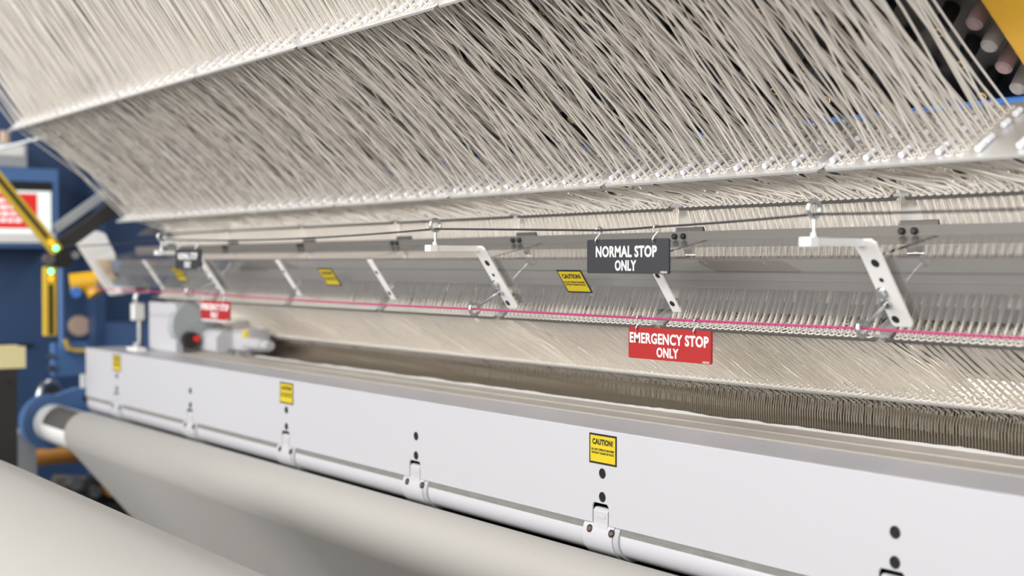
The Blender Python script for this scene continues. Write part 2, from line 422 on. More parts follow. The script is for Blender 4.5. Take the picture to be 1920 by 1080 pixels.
fill_lo = empty('fill_light', (-2.3, 1.60, 1.47), 'slim added fill light strip above the lower yarn sheet, behind the grey looped guide', 'light')  # second added strip, hidden, brightens the lower yarn sheet
ld = unit(V(0, 0.06, -1.0)); lc_ = V(-2.3, 1.612, 1.518); le = np.cross(ld, V(1, 0, 0))
MB().obox(lc_, [(1, 0, 0), le, ld], (1.52, 0.010, 0.006)).build('housing', 'grey_light', fill_lo, bevel=0.001)  # body of the added lower fill strip
MB().obox(lc_+ld*0.0065, [(1, 0, 0), le, ld], (1.50, 0.008, 0.0008)).build('added_diffuser', 'fill_glow', fill_lo)

# ---------------------------------------------------------------- clear guard
G0 = V(0, 1.33, 1.5595); G1 = V(0, 1.3865, 1.479)            # ridge and foot of the sloping face
GT = V(0, 1.447, 1.5860)                                      # back edge of the top flange
GD = unit(G1-G0); GN = unit(np.cross(GD, V(1, 0, 0)));        # down-slope, outward normal
if GN[1] > 0: GN = -GN
GLEN = float(np.linalg.norm(G1-G0))
SX = [-3.606+0.4214*k for k in range(-1, 8)]
def caution_sticker(parent, o, u, w):
    """o = lower left corner on the surface, u right, w up"""
    nn = np.cross(unit(u), unit(w))
    Wd, Hd = 0.064, 0.0455
    st = MB().slab([(0, 0), (Wd, 0), (Wd, Hd), (0, Hd)], o, u, w, 0.0004).build('caution_sticker', 'black', parent)
    st['label'] = 'yellow caution sticker with black border'
    b = 0.0030
    MB().slab([(b, b), (Wd-b, b), (Wd-b, Hd-b), (b, Hd-b)], V(*o)+nn*0.0004, u, w, 0.0003).build('face', 'sticker_yellow', st)
    text_obj('lettering', [('CAUTION!', Wd*0.5, Hd*0.735, 0.0092, 0.048, 0.05), ('DO NOT OPERATE MACHINE', Wd*0.5, Hd*0.475, 0.0034, 0.053, 0.05),
                           ('WITHOUT GUARD IN PLACE.', Wd*0.5, Hd*0.365, 0.0034, 0.053, 0.05)], V(*o)+nn*0.0009, u, w, 'black', st)
    return st
guard_names = ['far left end of the machine', 'second from the far left, behind the far black sign', 'third from the far left end', 'fourth from the far left, with a yellow sticker',
               'between the plain strap and the middle bracket', 'with a yellow sticker left of the near black sign', 'right of the near black sign', 'at the far right edge of the picture']
for k in range(len(SX)-1):
    a, b = SX[k]+0.010, SX[k+1]-0.002
    root = empty('clear_guard', ((a+b)/2, 1.37, 1.479), 'clear bent plastic guard panel '+guard_names[k], 'guard', 'clear guard panels')
    t = 0.003
    prof = [GT[1:], G0[1:], G1[1:], (G1-GN*t)[1:], (G0-GN*t+V(0, 0.001, -0.001))[1:], (GT+V(0, 0, -t))[1:]]
    MB().prism([tuple(p) for p in prof], a, b).build('pane', 'clear_plastic', root)
    if k in (1, 3, 5):
        cx = {1: -3.446, 3: -2.599, 5: -1.7475}[k]
        caution_sticker(root, G0+GD*(0.0255+0.0455)+GN*0.0004+V(cx, 0, 0), (1, 0, 0), -GD)
# plain straps and sign brackets
def strap_slab(x, w, s0, s1, holes=True, root=None, nm='strap'):
    p = G0+GN*0.001
    mb = MB(); mb.obox(p+GD*(s0+s1)/2+V(x, 0, 0)+GN*0.0015, [(1, 0, 0), GD, GN], (w/2, (s1-s0)/2, 0.0015))
    o = mb.build(nm, 'white_strap', root, bevel=0.0008)
    for s_, r_ in ((0.032, 0.0042), (0.084, 0.0048)):
        q = p+GD*s_+V(x, 0, 0)+GN*0.003
        MB().cyl(q, q+GN*0.0006, r_, 14).build('bolt_hole', 'bolt_black', root)
    return o
for k, lb in ((1, 'leftmost plain white strap, at the far left end of the guard'), (3, 'plain white strap left of the yellow sticker in the middle distance'),
              (4, 'plain white strap right of the yellow sticker in the middle distance'), (6, 'plain white strap hanging below the near black sign')):
    r_ = empty('guard_strap', (SX[k], 1.38, 1.479), lb, 'strap', 'plain guard straps')
    strap_slab(SX[k], 0.019, 0.002, GLEN+0.002, root=r_)
def ring_bolt(parent, base, d, length, R, r, name='eye_bolt'):
    d = unit(d); base = V(*base)
    c = base+d*(length+R)
    nrm = unit(V(1, 0, 0)-d*d[0])
    mb = MB().cyl(base, base+d*length, r*0.85, 10).torus(c, nrm, R, r, 24, 8)
    mb.cyl(base, base+d*0.006, r*2.0, 6)
    return mb.build(name, 'steel', parent)
def sign_bracket(k, lb):
    x = SX[k]
    root = empty('sign_bracket', (x, 1.38, 1.47), lb, 'bracket', 'cord brackets')
    y0, zt = 1.208, 1.5800
    MB().box((x-0.013, y0, zt-0.0095), (x-0.001, G0[1]-0.012, zt)).build('arm', 'white_strap', root, bevel=0.0012)
    MB().box((x-0.016, y0-0.001, zt-0.0105), (x+0.002, y0+0.013, zt+0.0008)).build('end_cap', 'roll_white', root, bevel=0.0015)
    s0, s1, w = -0.030, 0.1035, 0.0325      # flat strip lying over the guard face
    q = G0+GN*0.0065
    MB().slab([(-w/2-0.004, s0+0.004), (-w/2, s0), (w/2-0.006, s0), (w/2, s0+0.006), (w/2, s1-0.004), (w/2-0.004, s1), (-w/2+0.004, s1), (-w/2, s1-0.004), (-w/2, s0+0.025)],
              q+V(x, 0, 0), (1, 0, 0), GD, -0.004 if np.dot(np.cross(V(1, 0, 0), GD), GN) < 0 else 0.004).build('leg', 'white_strap', root, bevel=0.0012)
    f_ = q+GN*0.0040
    for dx, s_, r_ in ((0.002, 0.0045, 0.0058), (0.0, 0.030, 0.0032), (-0.006, 0.091, 0.0055)):
        c = f_+GD*s_+V(x+dx, 0, 0)
        MB().cyl(c, c+GN*0.0006, r_, 18).build('hole', 'bolt_black', root)
    c = f_+GD*0.049+V(x-0.007, 0, 0)
    MB().cyl(c, c+GN*0.007, 0.0068, 6).cyl(c, c+GN*0.0012, 0.0082, 18).build('hex_bolt', 'steel', root)
    c = f_+GD*0.0655+V(x-0.0072, 0, 0)
    t_ = lower_eye(k); L = float(np.linalg.norm(t_-c))
    MB().cyl(c, c+unit(t_-c)*0.006, 0.0066, 6).build('nut', 'steel', root)
    ring_bolt(root, c, t_-c, L-0.0098, 0.0098, 0.0030)
    t_ = upper_eye(k); c = V(t_[0], t_[1], zt)
    MB().cyl(c, c+V(0, 0, 0.004), 0.0056, 6).build('nut', 'steel', root)
    ring_bolt(root, c, (0, 0, 1), t_[2]-zt-0.0098, 0.0098, 0.0030)
    return root
def upper_eye(k): return V(SX[k]-0.006, 1.222, 1.6145)
def lower_eye(k): return V(SX[k]-(0.0024 if k == 5 else -0.0025 if k == 7 else 0.020), 1.300, 1.4697 if k > 2 else 1.4760)
sign_bracket(2, 'white bent bracket with two eye bolts beside the far black sign')
sign_bracket(5, 'white bent bracket with two eye bolts left of the near yellow guard sticker')
sign_bracket(7, 'white bent bracket with two eye bolts nearest the right edge')

# ---------------------------------------------------------------- cords
def cord(name, pts, r, m, lb):
    P = []
    for a, b, sag in pts:
        for t in np.linspace(0, 1, 24, endpoint=False): P.append(a+(b-a)*t+V(0, 0, -sag*4*t*(1-t)))
    P.append(pts[-1][1]); return tag(MB().tube(P, r, 8).build(name, m), lb, 'cord')
DZ = V(0, 0, -0.0065)
u2, u5, u7 = upper_eye(2)+DZ, upper_eye(5)+DZ, upper_eye(7)+DZ
l2, l5, l7 = lower_eye(2), lower_eye(5), lower_eye(7)
HB = [V(-1.487, 1.222, 1.5970), V(-1.364, 1.222, 1.5992)]
cord('pull_cord', [(V(-4.0, 1.23, 1.60), u2, 0.004), (u2, u5, 0.009), (u5, HB[0], 0.0), (HB[0], HB[1], 0.0006), (HB[1], u7, 0.001), (u7, V(-0.5, 1.222, 1.606), 0.002)], 0.0016, 'cord_black',
     'thin black pull cord through the upper eye bolts')
LY = l5[1]
cord('pull_cord', [(V(-4.0, LY, l5[2]+0.004), l2, 0.002), (l2, l5, 0.003), (l5, l7, 0.0008), (l7, V(-0.5, LY, l7[2]), 0.002)], 0.0017, 'cord_pink',
     'thin magenta pull cord through the lower eye bolts')

# ---------------------------------------------------------------- hanging signs
def hanging_sign(lb, x0, wd, hd, ztop, y, face, line1, hooks, cordz, number):
    root = empty('hanging_sign', (x0+wd/2, y, ztop-hd), lb, 'sign', 'hanging stop signs')
    c = 0.003; n = 4
    poly = []
    for cx, cy, a0 in ((wd-c, c, -90), (wd-c, hd-c, 0), (c, hd-c, 90), (c, c, 180)):
        for i in range(n+1):
            a = math.radians(a0+90*i/n); poly.append((cx+c*math.cos(a), cy+c*math.sin(a)))
    MB().slab(poly, (x0, y+0.0015, ztop-hd), (1, 0, 0), (0, 0, 1), 0.003).build('board', face, root)
    text_obj('lettering', line1, (x0, y-0.0018, ztop-hd), (1, 0, 0), (0, 0, 1), 'sign_white', root)
    for hx in hooks:
        zc = cordz
        P = []
        for a in np.linspace(-150, 80, 12): P.append(V(hx, y, zc-0.0015)+0.0045*V(0.35*math.cos(math.radians(a+90)), math.cos(math.radians(a+90)), math.sin(math.radians(a+90))))
        P = P[::-1]
        zb = ztop-0.003; up = P[-1]
        for t in np.linspace(0.2, 0.8, 4): P.append(up+(V(hx-0.003, y-0.004, zb+0.004)-up)*t)
        for a in np.linspace(0, 230, 10): P.append(V(hx-0.003, y, zb)+0.0045*V(-0.25*math.sin(math.radians(a)), -math.cos(math.radians(a)), -math.sin(math.radians(a))+0.3))
        MB().tube(P, 0.0012, 7).build('hook', 'steel', root)
    return root
BL = lambda w, h: [('NORMAL STOP', w*0.49, h*0.64, h*0.33, w*0.745, 0.028), ('ONLY', w*0.49, h*0.235, h*0.31, w*0.26, 0.028), ('41553-48', w*0.94, h*0.05, h*0.055, w*0.075, 0.02)]
RL = lambda w, h: [('EMERGENCY STOP', w*0.495, h*0.66, h*0.34, w*0.955, 0.028), ('ONLY', w*0.49, h*0.24, h*0.31, w*0.265, 0.028), ('41553-49', w*0.94, h*0.05, h*0.055, w*0.075, 0.02)]
hanging_sign('near black NORMAL STOP ONLY sign hanging on the black cord', -1.513, 0.1755, 0.0485, 1.5835, 1.222, 'sign_black', BL(0.1755, 0.0485), [-1.487, -1.364], 1.5985, '')
hanging_sign('far black NORMAL STOP ONLY sign, small and blurred at left', -3.098, 0.157, 0.0485, 1.5835, 1.222, 'sign_black', BL(0.157, 0.0485), [-3.075, -2.965], 1.5975, '')
zc = l5[2]-0.001
hanging_sign('near red EMERGENCY STOP ONLY sign hanging on the magenta cord', -1.511, 0.1747, 0.0463, 1.4555, LY, 'sign_red', RL(0.1747, 0.0463), [-1.488, -1.366], zc+0.0005, '')
hanging_sign('far red EMERGENCY STOP ONLY sign, small and blurred at left', -3.132, 0.1747, 0.0463, 1.4588, LY, 'sign_red', RL(0.1747, 0.0463), [-3.108, -2.985], zc, '')

# ---------------------------------------------------------------- needles
nb = empty('needle_bar', (-2.3, 1.66, 1.27), 'brown needle bar with its dense row of needles below the lowest guide', 'needle bar')
MB().box((-3.74, 1.668, 1.335), (-0.70, 1.72, 1.385)).build('bar', 'needle_brown', nb, bevel=0.002)
MB().box((-3.74, 1.690, 1.262), (-0.70, 1.705, 1.34)).build('presser', 'needle_brown', nb, bevel=0.002)
nx = np.arange(-0.76, -3.73, -0.0052)
npos = [(x, 0) for x in nx]+[(x+0.0026, 1) for x in nx]
npos.sort(key=lambda q: -q[0])
def needle_mb(p):
    m = MB(); p = V(*p)
    return m.tube([p, p+V(0.0004, -0.001, 0.012), p+V(-0.0006, -0.0005, 0.028), p+V(-0.0016, 0.004, 0.044)], 0.00115, 5)
f = None
def npt(x, row): return V(x, 1.607+0.016*row, 1.288+0.010*row)
for x, row in npos[:100]:
    p = npt(x, row)
    if f is None: f = needle_mb(p).build('needle', 'needle', nb, origin=p)
    else:
        o = f.copy(); COL.objects.link(o); o.parent = nb; o.location = p-V(*nb['_o'])
b = needle_mb((0, 0, 0)); bv = np.array(b.v); bf = [q for q in b.f if len(q) == 4]; bf = np.array(bf)
rest = npos[100:]
o = fast_mesh('needle_rows', np.vstack([bv+npt(*q) for q in rest]), np.vstack([bf+k*len(bv) for k in range(len(rest))]), 'needle', V(*nb['_o']), nb); o['kind'] = 'stuff'

# ---------------------------------------------------------------- bed, backing cloth, front cover
tag(MB().prism([(1.2785, 1.285), (1.389, 1.285), (1.389, 1.2995), (1.2785, 1.2995)], XL, XR).build('bed_plate', 'bed_alu', bevel=0.001),
    'brushed grey metal bed plate behind the white front cover', 'plate')
bk = empty('backing_fabric', (-2.1, 1.45, 1.285), 'grey backing fabric strip with wavy white edge on the bed', 'fabric')
MB().prism([(1.3905, 1.290), (1.505, 1.290), (1.700, 1.268), (1.700, 1.274), (1.507, 1.2965), (1.497, 1.303), (1.442, 1.3035), (1.440, 1.3015), (1.3905, 1.3015)], -3.70, XR).build('web', 'backing', bk)
xs = np.linspace(-3.70, XR, 420); hh = 0.0030+0.0022*np.convolve(rng.uniform(-1, 1, 440), np.ones(7)/4, 'same')[:420].clip(-0.8, 1.5)
v_ = []; f_ = []
for x, h in zip(xs, hh): v_ += [(x, 1.498, 1.3025), (x, 1.4985, 1.3025+abs(h)+0.0012), (x, 1.5015, 1.3025+abs(h)+0.0008), (x, 1.503, 1.299)]
for i in range(419):
    for q in range(3): f_.append((i*4+q, i*4+q+1, i*4+q+5, i*4+q+4))
MB().add(v_, f_, True).build('selvedge', 'selvedge', bk)

BX = [-3.67, -3.139, -2.606, -2.075, -1.542, -1.004, -0.472]
fc = empty('front_cover', (-2.1, 1.28, 1.1565), 'long white front cover panel with black bolts and caution stickers', 'cover')
zb, zt = 1.1565, 1.2995
poly = [(XL, zb)]
for x in BX:
    l, r_ = x-0.024, x+0.014
    if r_ > XR: continue
    poly += [(l, zb), (l, 1.183), (l+0.003, 1.188), (r_-0.004, 1.188), (r_, 1.184), (r_, zb)]
poly += [(XR, zb), (XR, zt), (XL, zt)]
MB().slab(poly, (0, 1.278, 0), (1, 0, 0), (0, 0, 1), 0.004).build('panel', 'white_paint', fc, bevel=0.0012)
MB().box((XL, 1.2785, 1.188), (XL+0.012, 1.388, 1.283)).build('side_return', 'white_paint', fc)
for x in BX:
    for z in (1.2340, 1.1985):
        p = V(x, 1.2745, z)
        mb = MB().torus(p+V(0, -0.0002, 0), (0, -1, 0), 0.0068, 0.0012, 20, 6).cyl(p, p+V(0, -0.0006, 0), 0.0066, 20)
        mb.cyl(p+V(0, -0.0004, 0), p+V(0, -0.0011, 0), 0.0030, 6).build('bolt', 'bolt_black', fc)
for x in (-3.67, -2.606, -1.542): caution_sticker(fc, (x-0.0305, 1.2738, 1.2475), (1, 0, 0), (0, 0, 1))

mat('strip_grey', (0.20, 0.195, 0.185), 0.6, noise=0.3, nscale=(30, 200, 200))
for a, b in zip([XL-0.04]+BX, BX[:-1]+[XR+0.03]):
    if b-0.030 > a+0.041: MB().box((a+0.041, 1.2758, 1.1462), (min(b, XR)-0.030, 1.2778, 1.1564)).build('shadow_strip', 'strip_grey', fc)  # grey strip standing in for the cover's shadow on the tube top
# support tube and clamps
TC = (1.305, 1.1374); TR = 0.030
st = empty('support_tube', (-2.1, TC[0], TC[1]-TR), 'round white tube under the front cover', 'tube')
MB().prism(cyl_profile(*TC, TR, 48), -3.93, XR, smooth=True).build('tube', 'white_tube', st)
def tube_clamp(x, lb):
    root = empty('tube_clamp', (x, TC[0], TC[1]-TR-0.003), lb, 'clamp', 'tube clamps')
    # saddle: arc shell round the tube
    R0, R1 = TR+0.0005, TR+0.0045; prof = []
    aa = np.linspace(math.radians(136), math.radians(252), 44)
    prof = [(TC[0]+R1*math.cos(a), TC[1]+R1*math.sin(a)) for a in aa]+[(TC[0]+R0*math.cos(a), TC[1]+R0*math.sin(a)) for a in aa[::-1]]
    MB().prism(prof, x-0.044, x+0.026, smooth=False).build('saddle', 'white_tube', root, bevel=0.001)
    # tab reaching up into the notch of the cover
    MB().prism([(1.2712, 1.140), (1.2745, 1.158), (1.2745, 1.1765), (1.279, 1.1812), (1.286, 1.1812), (1.286, 1.1652), (1.2772, 1.150), (1.2749, 1.140)], x-0.0215, x+0.012).build('tab', 'white_paint', root, bevel=0.0012)
    MB().box((x-0.015, 1.2737, 1.1655), (x+0.006, 1.2747, 1.1705)).build('embossed_plate', 'white_paint', root, bevel=0.0006)
    for dx in (-0.0275, 0.0235):
        a = math.asin((1.1475-TC[1])/R1); d = V(0, -math.cos(a), math.sin(a)); p = V(x+dx, TC[0], TC[1])+d*R1
        MB().cyl(p-d*0.003, p+d*0.0006, 0.0058, 18).torus(p+d*0.0006, d, 0.0050, 0.0011, 18, 6).build('screw', 'bolt_black', root)
        MB().cyl(p+d*0.0004, p+d*0.0012, 0.0040, 18).torus(p+d*0.0012, d, 0.0030, 0.0006, 14, 5).build('socket', 'copper_bolt', root)
    R2 = TR+0.0035
    ring = [(TC[0]+R2*math.cos(2*math.pi*i/40), TC[1]+R2*math.sin(2*math.pi*i/40)) for i in range(40)]
    MB().prism(ring, x+0.027, x+0.039, smooth=True).build('collar', 'grey_light', root)
    return root
clamp_lbl = ['white clamp on the tube, farthest left of all', 'white clamp on the tube, second from the far left', 'white clamp on the tube below the second caution sticker on the cover', 'white clamp on the tube, third from the right, below bare bolts',
             'large white clamp with two screws below the nearest caution sticker', 'white clamp at the bottom right edge of the picture']
for x, lb in zip(BX[:6], clamp_lbl): tube_clamp(x-0.0, lb)

# ---------------------------------------------------------------- cloth over its roller
RC = (1.216, 1.0675); RR = 0.060
cr = empty('cloth_roller', (-2.1, RC[0], RC[1]-RR), 'white roller carrying the hanging fabric, its bare end at left', 'roller')
MB().prism(cyl_profile(*RC, RR-0.003, 40), -4.07, XR, smooth=True).build('barrel', 'roll_white', cr)
aa = np.linspace(math.radians(95), math.radians(170), 14); r0, r1 = RR-0.0035, RR-0.0015
MB().prism([(RC[0]+r1*math.cos(a), RC[1]+r1*math.sin(a)) for a in aa]+[(RC[0]+r0*math.cos(a), RC[1]+r0*math.sin(a)) for a in aa[::-1]], -3.985, -3.60).build('friction_strip', 'dark_steel', cr)
a0, a1 = math.radians(60), math.radians(220)
prof = [(RC[0]+0.10, RC[1]+0.012)]+[(RC[0]+RR*math.cos(a), RC[1]+RR*math.sin(a)) for a in np.linspace(a0, a1, 40)]
p_end = prof[-1]; dd = (math.sin(a1-math.pi), -math.cos(a1-math.pi))
dd = (0.643, -0.766)
prof += [(p_end[0]+dd[0]*L, p_end[1]+dd[1]*L) for L in (0.15, 0.3, 0.6, 0.9, 1.15)]
v_ = [(x, y, z) for x in (-3.765, XR) for y, z in prof]; n_ = len(prof)
cl = MB().add(v_, [(i, i+1, n_+i+1, n_+i) for i in range(n_-1)], True).build('draped_fabric', 'cloth')
so = cl.modifiers.new('thick', 'SOLIDIFY'); so.thickness = 0.0015; so.offset = 0
tag(cl, 'taut greige fabric running over the white roller and down under the machine', 'fabric')

# big cloth roll in front
fr = empty('fabric_roll', (-1.2, 0.60, 0.75), 'large roll of pale greige fabric in the bottom left foreground', 'fabric roll')
FC = (0.590, 0.972); FR = 0.225
xs = [(-2.655, 0.0), (-2.650, 0.985), (-2.62, 0.998), (-2.55, 1.0), (0.3, 1.0)]
v_ = []; f_ = []; n_ = 96
for x, q in xs:
    for i in range(n_):
        a = 2*math.pi*i/n_; v_.append((x, FC[0]+FR*max(q, 0.06)*math.cos(a), FC[1]+FR*max(q, 0.06)*math.sin(a)))
for k in range(len(xs)-1):
    for i in range(n_): f_.append((k*n_+i, k*n_+(i+1) % n_, (k+1)*n_+(i+1) % n_, (k+1)*n_+i))
MB().add(v_, f_, True).build('wound_cloth', 'cloth', fr)
MB().cyl((-2.78, *FC), (0.4, *FC), 0.028, 24).build('core', 'steel', fr)

# ---------------------------------------------------------------- feed roll bank behind the yarn
bd = unit(V(0, 0.315, -0.25)); bn = unit(V(0, -0.25, -0.315))
B0 = V(0, 1.52, 1.885)
bk2 = empty('feed_roll_bank', (-2.4, 1.6, 1.79), 'black bank of yarn feed rollers behind the upper yarn sheets', 'roller bank')
def bank(x, s, h=0.0): return B0+bd*s+bn*h+V(x, 0, 0)
MB().obox(bank(-2.43, -0.42, -0.03), [(1, 0, 0), bd, bn], (1.43, 0.60, 0.02)).build('back_plate', 'black_rubber', bk2)
f = None
cols = [-1.115-0.085*i for i in range(14)]
for i, x in enumerate(cols):
    for j in range(7):
        s = 0.125-0.062*j+(0.031 if i % 2 else 0)
        p = bank(x, s, -0.01)
        if f is None:
            f = MB().pin(p, p+bn*0.045, 0.012, 14).torus(p+bn*0.046, bn, 0.006, 0.0018, 12, 5, mi=1).build('roller', ['black', 'brass'], bk2, origin=p)
        else:
            o = f.copy(); COL.objects.link(o); o.parent = bk2; o.location = p-V(*bk2['_o'])
f = None
mat('peg_grey', (0.30, 0.29, 0.29), 0.5); mat('peg_pink', (0.24, 0.17, 0.18), 0.5)
for j in range(4):
    p = bank(-1.057, -0.004+0.041*j, -0.01)
    MB().pin(p, p+bn*0.05, 0.0115, 18).build('peg', 'peg_grey' if j % 2 else 'peg_pink', bk2)
MB().obox(bank(-0.974, -0.3, 0.02), [(1, 0, 0), bd, bn], (0.045, 0.50, 0.028)).build('end_frame', 'yellow_paint', bk2, bevel=0.004)
tag(MB().box((-3.6, 1.60, 1.735), (-0.6, 1.70, 1.775)).build('cross_beam', 'blue_bright', bevel=0.003), 'bright blue cross beam glimpsed behind the second guide bar', 'beam')

# ---------------------------------------------------------------- left end of the machine
we = empty('machine_housing', (-5.05, 1.9, 0.0), 'dark blue painted end frame filling the left background', 'machine frame')
MB().box((-5.10, 0.7, 0.0), (-5.0, 3.2, 2.9)).build('side_plate', 'blue_paint', we, bevel=0.004)
MB().box((-5.0, 1.62, 0.6), (-4.90, 1.66, 2.4)).build('rib', 'blue_paint', we, bevel=0.003)
MB().box((-5.0, 1.66, 0.9), (-4.4, 2.4, 1.33)).build('housing', 'blue_paint', we, bevel=0.004)
MB().box((-5.0, 0.9, 1.245), (-4.985, 1.42, 1.255)).build('seam', 'black', we)
hm = empty('operator_console', (-4.9, 1.30, 1.55), 'blue control panel with a red and white screen at the left edge', 'control panel')
MB().box((-5.0, 0.95, 1.605), (-4.86, 1.476, 1.887)).build('housing', 'blue_light', hm, bevel=0.006)
MB().box((-4.862, 0.97, 1.640), (-4.856, 1.455, 1.840)).build('bezel', 'black', hm)
MB().box((-4.858, 0.97, 1.622), (-4.848, 1.460, 1.655)).build('ledge', 'white_strap', hm)
MB().box((-4.857, 1.00, 1.655), (-4.853, 1.449, 1.806)).build('screen', 'screen_white', hm)
sc = MB().box((-4.8535, 1.02, 1.672), (-4.852, 1.400, 1.796)).build('red_window', 'screen_red', hm)
tx = MB()
for r_i in range(4):
    y = 1.10
    while y < 1.335:
        L = random.uniform(0.012, 0.03); tx.box((-4.852, y, 1.763-r_i*0.023), (-4.8515, y+L, 1.776-r_i*0.023)); y += L+0.006
tx.build('screen_text', 'screen_text', hm)
gb = empty('junction_box', (-4.93, 1.25, 1.895), 'grey metal box standing on top of the control panel', 'box')
MB().box((-5.0, 1.05, 1.89), (-4.87, 1.370, 1.975)).build('body', 'grey_box', gb, bevel=0.004)
MB().box((-4.875, 1.06, 1.93), (-4.868, 1.36, 1.968)).build('lid', 'white_strap', gb)
MB().cyl((-4.93, 1.31, 1.975), (-4.93, 1.31, 2.02), 0.018, 14).build('gland', 'tan', gb)
MB().tube([(-4.6, 1.42, 1.995), (-4.7, 1.33, 1.97), (-4.8, 1.20, 1.93)], 0.005, 8).build('lever', 'steel', gb)
# light curtains
def light_curtain(lb, p0, p1, w, leds_at_end=True):
    p0 = V(*p0); p1 = V(*p1); d = unit(p1-p0); sd = unit(np.cross(V(1, 0, 0), d)); L = np.linalg.norm(p1-p0)
    root = empty('light_curtain', tuple(np.minimum(p0, p1)), lb, 'light curtain', 'yellow light curtains')
    MB().obox((p0+p1)/2, [(1, 0, 0), d, sd], (0.014, L/2, w/2)).build('housing', 'yellow_mid', root, bevel=0.003)
    MB().obox((p0+(p1-d*0.05))/2+V(0.0142, 0, 0), [(1, 0, 0), d, sd], (0.0006, L/2-0.03, w*0.17)).build('lens_strip', 'black', root)
    for s_, m_ in ((0.014, 'lens_green'), (0.036, 'lens_orange')):
        c = p1-d*s_; MB().cyl(c+V(0.014, 0, 0), c+V(0.017, 0, 0), 0.0075, 16).build('indicator_lamp', m_, root)
    return root
light_curtain('yellow light curtain slanting across the control panel screen', (-4.2, 1.03, 1.885), (-4.2, 1.272, 1.585), 0.036)
light_curtain('upright yellow light curtain left of the blue conduit', (-4.2, 1.2475, 1.323), (-4.2, 1.2475, 1.538), 0.038)
ba = empty('support_beam', (-4.22, 1.38, 1.585), 'black square support arm rising to the lower yarn guide', 'arm')
p0, p1 = V(-4.22, 1.262, 1.585), V(-4.22, 1.520, 1.775); d = unit(p1-p0)
MB().obox((p0+p1)/2, [(1, 0, 0), d, np.cross(V(1, 0, 0), d)], (0.02, np.linalg.norm(p1-p0)/2, 0.021)).build('bar', 'black_rubber', ba, bevel=0.003)
MB().obox((p0+p1)/2+V(-0.03, -0.03, 0.035), [(1, 0, 0), d, np.cross(V(1, 0, 0), d)], (0.008, 0.10, 0.014)).build('stay', 'grey_box', ba, bevel=0.002)
MB().cyl((-4.26, 1.285, 1.560), (-4.18, 1.285, 1.560), 0.026, 18).build('pivot', 'black', ba)
MB().cyl((-4.18, 1.318, 1.575), (-4.165, 1.318, 1.575), 0.012, 16).build('knob', 'steel', ba)
MB().cyl((-4.2, 1.240, 1.560), (-4.17, 1.240, 1.560), 0.016, 16).build('knob', 'dark_steel', ba)
cp = empty('conduit', (-4.40, 1.36, 1.18), 'grey blue conduit pipe bending into a small blue box', 'conduit')
MB().tube([(-4.4, 1.345, 1.57), (-4.4, 1.345, 1.30), (-4.4, 1.349, 1.275), (-4.4, 1.365, 1.262), (-4.4, 1.43, 1.257)], 0.009, 10).build('pipe', 'blue_light', cp)
MB().tube([(-4.385, 1.352, 1.30), (-4.385, 1.360, 1.272), (-4.385, 1.385, 1.262), (-4.385, 1.445, 1.258)], 0.007, 8).build('cable', 'yellow_mid', cp)
MB().box((-4.46, 1.325, 1.178), (-4.42, 1.44, 1.285)).build('box', 'blue_light', cp, bevel=0.005)
MB().cyl((-4.42, 1.315, 1.205), (-4.405, 1.315, 1.205), 0.012, 14).cyl((-4.42, 1.312, 1.245), (-4.405, 1.312, 1.245), 0.010, 14).build('bolt', 'steel', cp)
# white end plate of the guard and its actuator
ep = empty('end_plate', (-4.05, 1.37, 1.457), 'tilted white end plate at the far left end of the guard', 'plate')
MB().prism([(1.290, 1.606), (1.348, 1.648), (1.372, 1.640), (1.455, 1.470), (1.430, 1.452), (1.390, 1.450)], -4.07, -4.05).build('plate', 'white_strap', ep, bevel=0.002)
MB().cyl((-4.05, 1.405, 1.512), (-4.046, 1.405, 1.512), 0.009, 14).build('hole', 'bolt_black', ep)
MB().prism([(1.395, 1.555), (1.420, 1.575), (1.492, 1.475), (1.450, 1.457)], -4.0, -3.99).build('fin', 'white_strap', ep, bevel=0.002)
MB().box((-4.05, 1.40, 1.458), (-3.99, 1.49, 1.473)).build('foot', 'white_strap', ep, bevel=0.002)
ac = empty('valve', (-4.15, 1.33, 1.44), 'small yellow valve with a blue button left of the end plate', 'valve')
MB().cyl((-4.16, 1.298, 1.487), (-4.13, 1.385, 1.497), 0.030, 18).cyl((-4.15, 1.35, 1.49), (-4.13, 1.37, 1.452), 0.026, 16).build('body', 'yellow_paint', ac, bevel=0.003)
MB().cyl((-4.15, 1.312, 1.465), (-4.125, 1.306, 1.458), 0.016, 16).build('button', 'blue_bright', ac)
MB().cyl((-4.13, 1.37, 1.485), (-4.105, 1.37, 1.485), 0.012, 14).build('nut', 'steel', ac)
# roller end bracket
rb = empty('roller_bracket', (-4.12, 1.24, 0.99), 'blue bracket ring holding the end of the white roller', 'bracket')
MB().prism([(RC[0]+0.082*math.cos(a), RC[1]+0.082*math.sin(a)) for a in np.linspace(math.radians(75), math.radians(325), 30)]+[(1.36, 1.10), (1.36, 1.165), (1.30, 1.165)], -4.14, -4.09).build('ring', 'blue_light', rb, bevel=0.004)
MB().cyl((-4.09, 1.325, 1.135), (-4.08, 1.325, 1.135), 0.012, 14).build('bolt', 'bolt_black', rb)
MB().box((-4.13, 1.318, 1.160), (-4.11, 1.345, 1.205)).build('lug', 'white_strap', rb, bevel=0.002)
# hand wheel behind
hw = empty('handwheel', (-4.45, 1.33, 1.03), 'dull silver hand wheel behind the roller bracket', 'wheel')
MB().torus((-4.5, 1.334, 1.10), (0.8, 0.6, 0), 0.054, 0.012, 28, 10).build('rim', 'steel', hw)
MB().cyl((-4.506, 1.3295, 1.10), (-4.494, 1.3385, 1.10), 0.046, 24).build('disc', 'dark_steel', hw)
